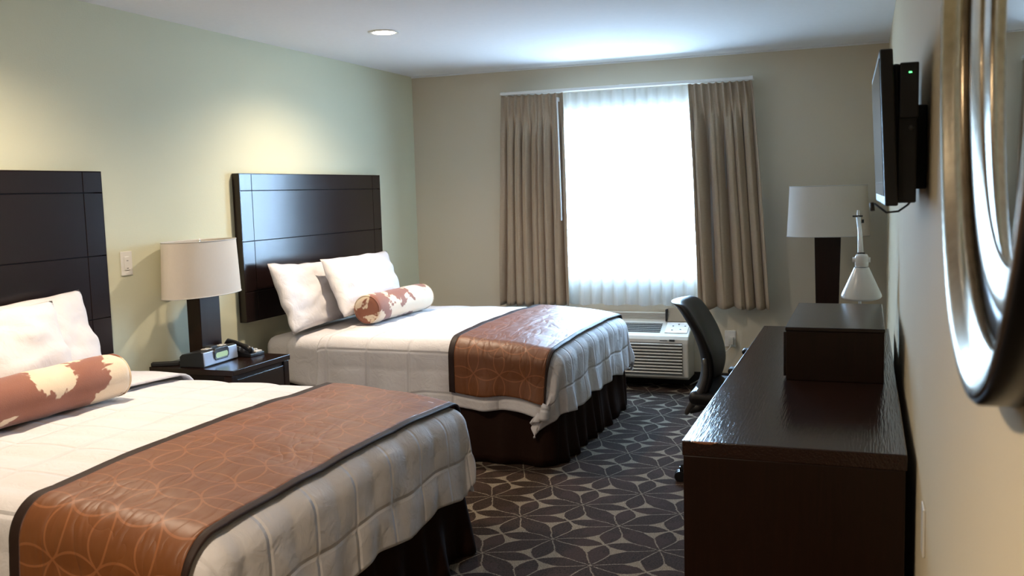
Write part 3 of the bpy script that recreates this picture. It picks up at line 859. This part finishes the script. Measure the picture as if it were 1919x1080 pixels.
bm = bmesh.new(); add_lathe(bm, [(.0005, .236+HZ), (.028, .233+HZ), (.030, .231+HZ)], 30, c=(.004, -.155, 0)); mesh_obj('shade_cap', bm, 'chrome', t, True)

# ------------------------------------------------------------------ office chair
CX, CY = 2.90, -2.33
t = thing('office_chair', 'black office chair with curved high back pulled up to the desk', 'chair', (CX, CY, 0), .0)
prof = [(-.27, .925), (-.235, .905), (-.195, .85), (-.150, .77), (-.118, .68), (-.108, .60), (-.125, .52), (-.160, .46), (-.195, .41), (-.215, .375)]
def back_pt(k, v, th):
    # k along the profile, v across in [-1,1]
    i = min(int(k), len(prof)-2); fr = k-i
    def cr(a, b, c, d_, t_): return .5*((2*b)+(-a+c)*t_+(2*a-5*b+4*c-d_)*t_*t_+(-a+3*b-3*c+d_)*t_**3)
    g = lambda j: prof[max(0, min(len(prof)-1, j))]
    x = cr(g(i-1)[0], g(i)[0], g(i+1)[0], g(i+2)[0], fr); z = cr(g(i-1)[1], g(i)[1], g(i+1)[1], g(i+2)[1], fr)
    q = k/(len(prof)-1)
    w = .225*(1-.22*(1-min(1, q*4))**2)*(1-.30*max(0, (q-.7)/.3))
    return Vector((x-.05*(1-v*v)+th, v*w, z))
bm = bmesh.new()
ks = lin(0, 7.3, 40)
ed = lambda v, k: (max(0, 1-abs(v)**5)**.4)*min(1, (k+.02)*2.2)**.5
A = [[bm.verts.new(back_pt(k, v, .028*ed(v, k))) for v in lin(-1, 1, 25)] for k in ks]
B = [[bm.verts.new(back_pt(k, v, -.026*ed(v, k))) for v in lin(-1, 1, 25)] for k in ks]
for G in (A, B):
    for i in range(39):
        for j in range(24): bm.faces.new((G[i][j], G[i+1][j], G[i+1][j+1], G[i][j+1]))
for j in range(24):
    bm.faces.new((A[0][j], A[0][j+1], B[0][j+1], B[0][j])); bm.faces.new((A[39][j], A[39][j+1], B[39][j+1], B[39][j]))
bmesh.ops.remove_doubles(bm, verts=bm.verts[:], dist=.0005)
mesh_obj('backrest', bm, 'leather', t, True)
# plastic rear shell rail that carries the back
for s in (-1, 1):
    pts = [back_pt(k, s*.93, -.02) for k in lin(4.2, 9, 14)]
    tube('back_rail', 'grey_plastic', t, pts, [.011+.008*math.sin(i/13*PI) for i in range(14)], 10)
bm = bmesh.new(); add_box(bm, -.22, .23, -.235, .235, .43, .505, .035, 5)
for v in bm.verts: v.co.z -= .02*max(0, (v.co.x-.1)/.13)**2
mesh_obj('seat', bm, 'leather', t, True)
box('seat_pan', 'black_matte', t, -.16, .16, -.16, .16, .40, .432, .01)
tube('seat_bracket', 'black_matte', t, [(-.14, 0, .415), (-.21, 0, .37), (-.25, 0, .36)], .022, 10)
tube('gas_column', 'chrome', t, [(0, 0, .10), (0, 0, .405)], .024, 16)
for s in (-1, 1):
    tube('arm_post', 'grey_plastic', t, [(.02, s*.20, .42), (.02, s*.27, .44), (.04, s*.275, .52), (.06, s*.27, .612)], [.014, .015, .015, .013], 10)
    bm = bmesh.new(); add_box(bm, -.02, .20, s*.27-.035, s*.27+.035, .61, .638, .012, 4); mesh_obj('arm_pad', bm, 'leather', t, True)
for k in range(5):
    a = PI+.18+k*2*PI/5
    dx, dy = math.cos(a), math.sin(a)
    lg = tube('base_leg', 'black_plastic', t, [(0, 0, .10), (dx*.15, dy*.15, .095), (dx*.295, dy*.295, .07)], [.028, .022, .014], 10)
    c = bmesh.new()
    for s in (-1, 1):
        cc = (dx*.30-dy*s*.013, dy*.30+dx*s*.013, .027)
        Mx = Matrix.Translation(cc) @ Matrix.Rotation(a, 4, 'Z') @ Matrix.Rotation(PI/2, 4, 'X')
        bmesh.ops.create_cone(c, cap_ends=True, segments=24, radius1=.027, radius2=.027, depth=.018, matrix=Mx)
    add_tube(c, [(dx*.29, dy*.29, .045), (dx*.295, dy*.295, .075)], .009, 8)
    mesh_obj('caster', c, 'black_plastic', lg)

# ------------------------------------------------------------------ television
t = thing('wall_television', 'black flat television on a bracket high on the right wall', 'television', (3.60, -4.40, 1.61))
bm = bmesh.new()
TX = lambda z, y: -.092+(-z)*.045+(y)*-.018       # front face x at height z
hz, hy = .176, .35
def tvbox(bm, y0, y1, z0, z1, d0, d1):
    V = []
    for d_ in (d0, d1):
        for (y, z) in ((y0, z0), (y1, z0), (y1, z1), (y0, z1)): V.append(bm.verts.new((TX(z, y)+d_, y, z)))
    for q in ((0, 1, 2, 3), (4, 5, 6, 7), (0, 1, 5, 4), (1, 2, 6, 5), (2, 3, 7, 6), (3, 0, 4, 7)): bm.faces.new([V[i] for i in q])
bm = bmesh.new(); tvbox(bm, -hy, hy, -hz, hz, .0, .028); b = mesh_obj('housing', bm, 'black_plastic', t); bevmod(b, .004, 3)
bm = bmesh.new(); tvbox(bm, -hy+.035, hy-.035, -hz+.03, hz-.03, .024, .048); b = mesh_obj('rear_cover', bm, 'black_matte', t); bevmod(b, .010, 3)
bm = bmesh.new(); tvbox(bm, -hy+.02, hy-.02, -hz+.022, hz-.018, -.0015, .002); mesh_obj('screen', bm, 'screen_glass', t)
bm = bmesh.new()
add_box(bm, -.050, .0165, -.19, .22, -.14, .06, .003); add_box(bm, -.052, -.012, -.325, -.19, -.17, .03, .003)
mesh_obj('wall_bracket', bm, 'black_matte', t)
for z in (.045, .0): 
    bm = bmesh.new(); add_tube(bm, [(-.024, -.329, z), (-.024, -.324, z)], .006, 12); mesh_obj('bolt', bm, 'grey_plastic', t, True)
bm = bmesh.new(); add_tube(bm, [(-.10, -.34, -.17), (-.075, -.36, -.19), (-.05, -.36, -.188), (-.03, -.33, -.175), (-.02, -.30, -.165)], .0025, 6)
add_tube(bm, [(-.106, -.345, -.168), (-.104, -.35, -.186)], .005, 8)
mesh_obj('cable', bm, 'black_plastic', t, True)
t = thing('antenna_box', 'small black box with a green light mounted behind the television', 'set-top box', (3.572, -4.70, 1.70))
box('case', 'black_plastic', t, -.022, .018, -.035, .035, -.068, .055, .003)
box('indicator', 'led', t, -.003, .003, -.0365, -.0345, .031, .034, 0)

# ------------------------------------------------------------------ round mirror
t = thing('round_wall_mirror', 'large round mirror in dished champagne silver frame at the right edge', 'mirror', (W, -6.03, 1.69))
R = .4185
bm = bmesh.new(); add_lathe(bm, [(R-.002, 0), (R, -.004), (R, -.034), (R-.004, -.0385), (R-.010, -.036), (R-.012, 0)], 128, axis='x', close=True)
mesh_obj('outer_rim', bm, 'rim', t, True)
bm = bmesh.new(); add_lathe(bm, [(R-.006, -.001), (R-.006, -.0385), (R-.012, -.041), (R-.020, -.037), (R-.030, -.028), (R-.042, -.021), (R-.050, -.020), (R-.053, -.016), (R-.053, -.001)], 128, axis='x', close=True)
mesh_obj('frame_band', bm, 'leaf_metal', t, True)
bm = bmesh.new(); add_lathe(bm, [(R-.051, -.001), (R-.051, -.010), (R-.086, -.006), (R-.090, -.001)], 128, axis='x', close=True)
mesh_obj('groove', bm, 'rim', t, True)
bm = bmesh.new(); add_lathe(bm, [(R-.084, -.001), (R-.084, -.008), (R-.092, -.0115), (R-.104, -.0105), (R-.128, -.0045), (R-.134, -.003), (R-.134, -.001)], 128, axis='x', close=True)
mesh_obj('inner_ring', bm, 'leaf_metal', t, True)
bm = bmesh.new(); rg = add_lathe(bm, [(R-.130, -.0020), (R-.14, -.0026), (.0005, -.0026)], 128, axis='x')
mesh_obj('mirror_glass', bm, 'glass_mirror', t, True)

# low data plate on the right wall
t = thing('data_plate', 'small cream plate low on the right wall next to the end of the desk', 'wall plate', (W, -4.74, .68))
box('plate', 'white_plastic', t, -.006, 0, -.035, .035, -.057, .057, .002)
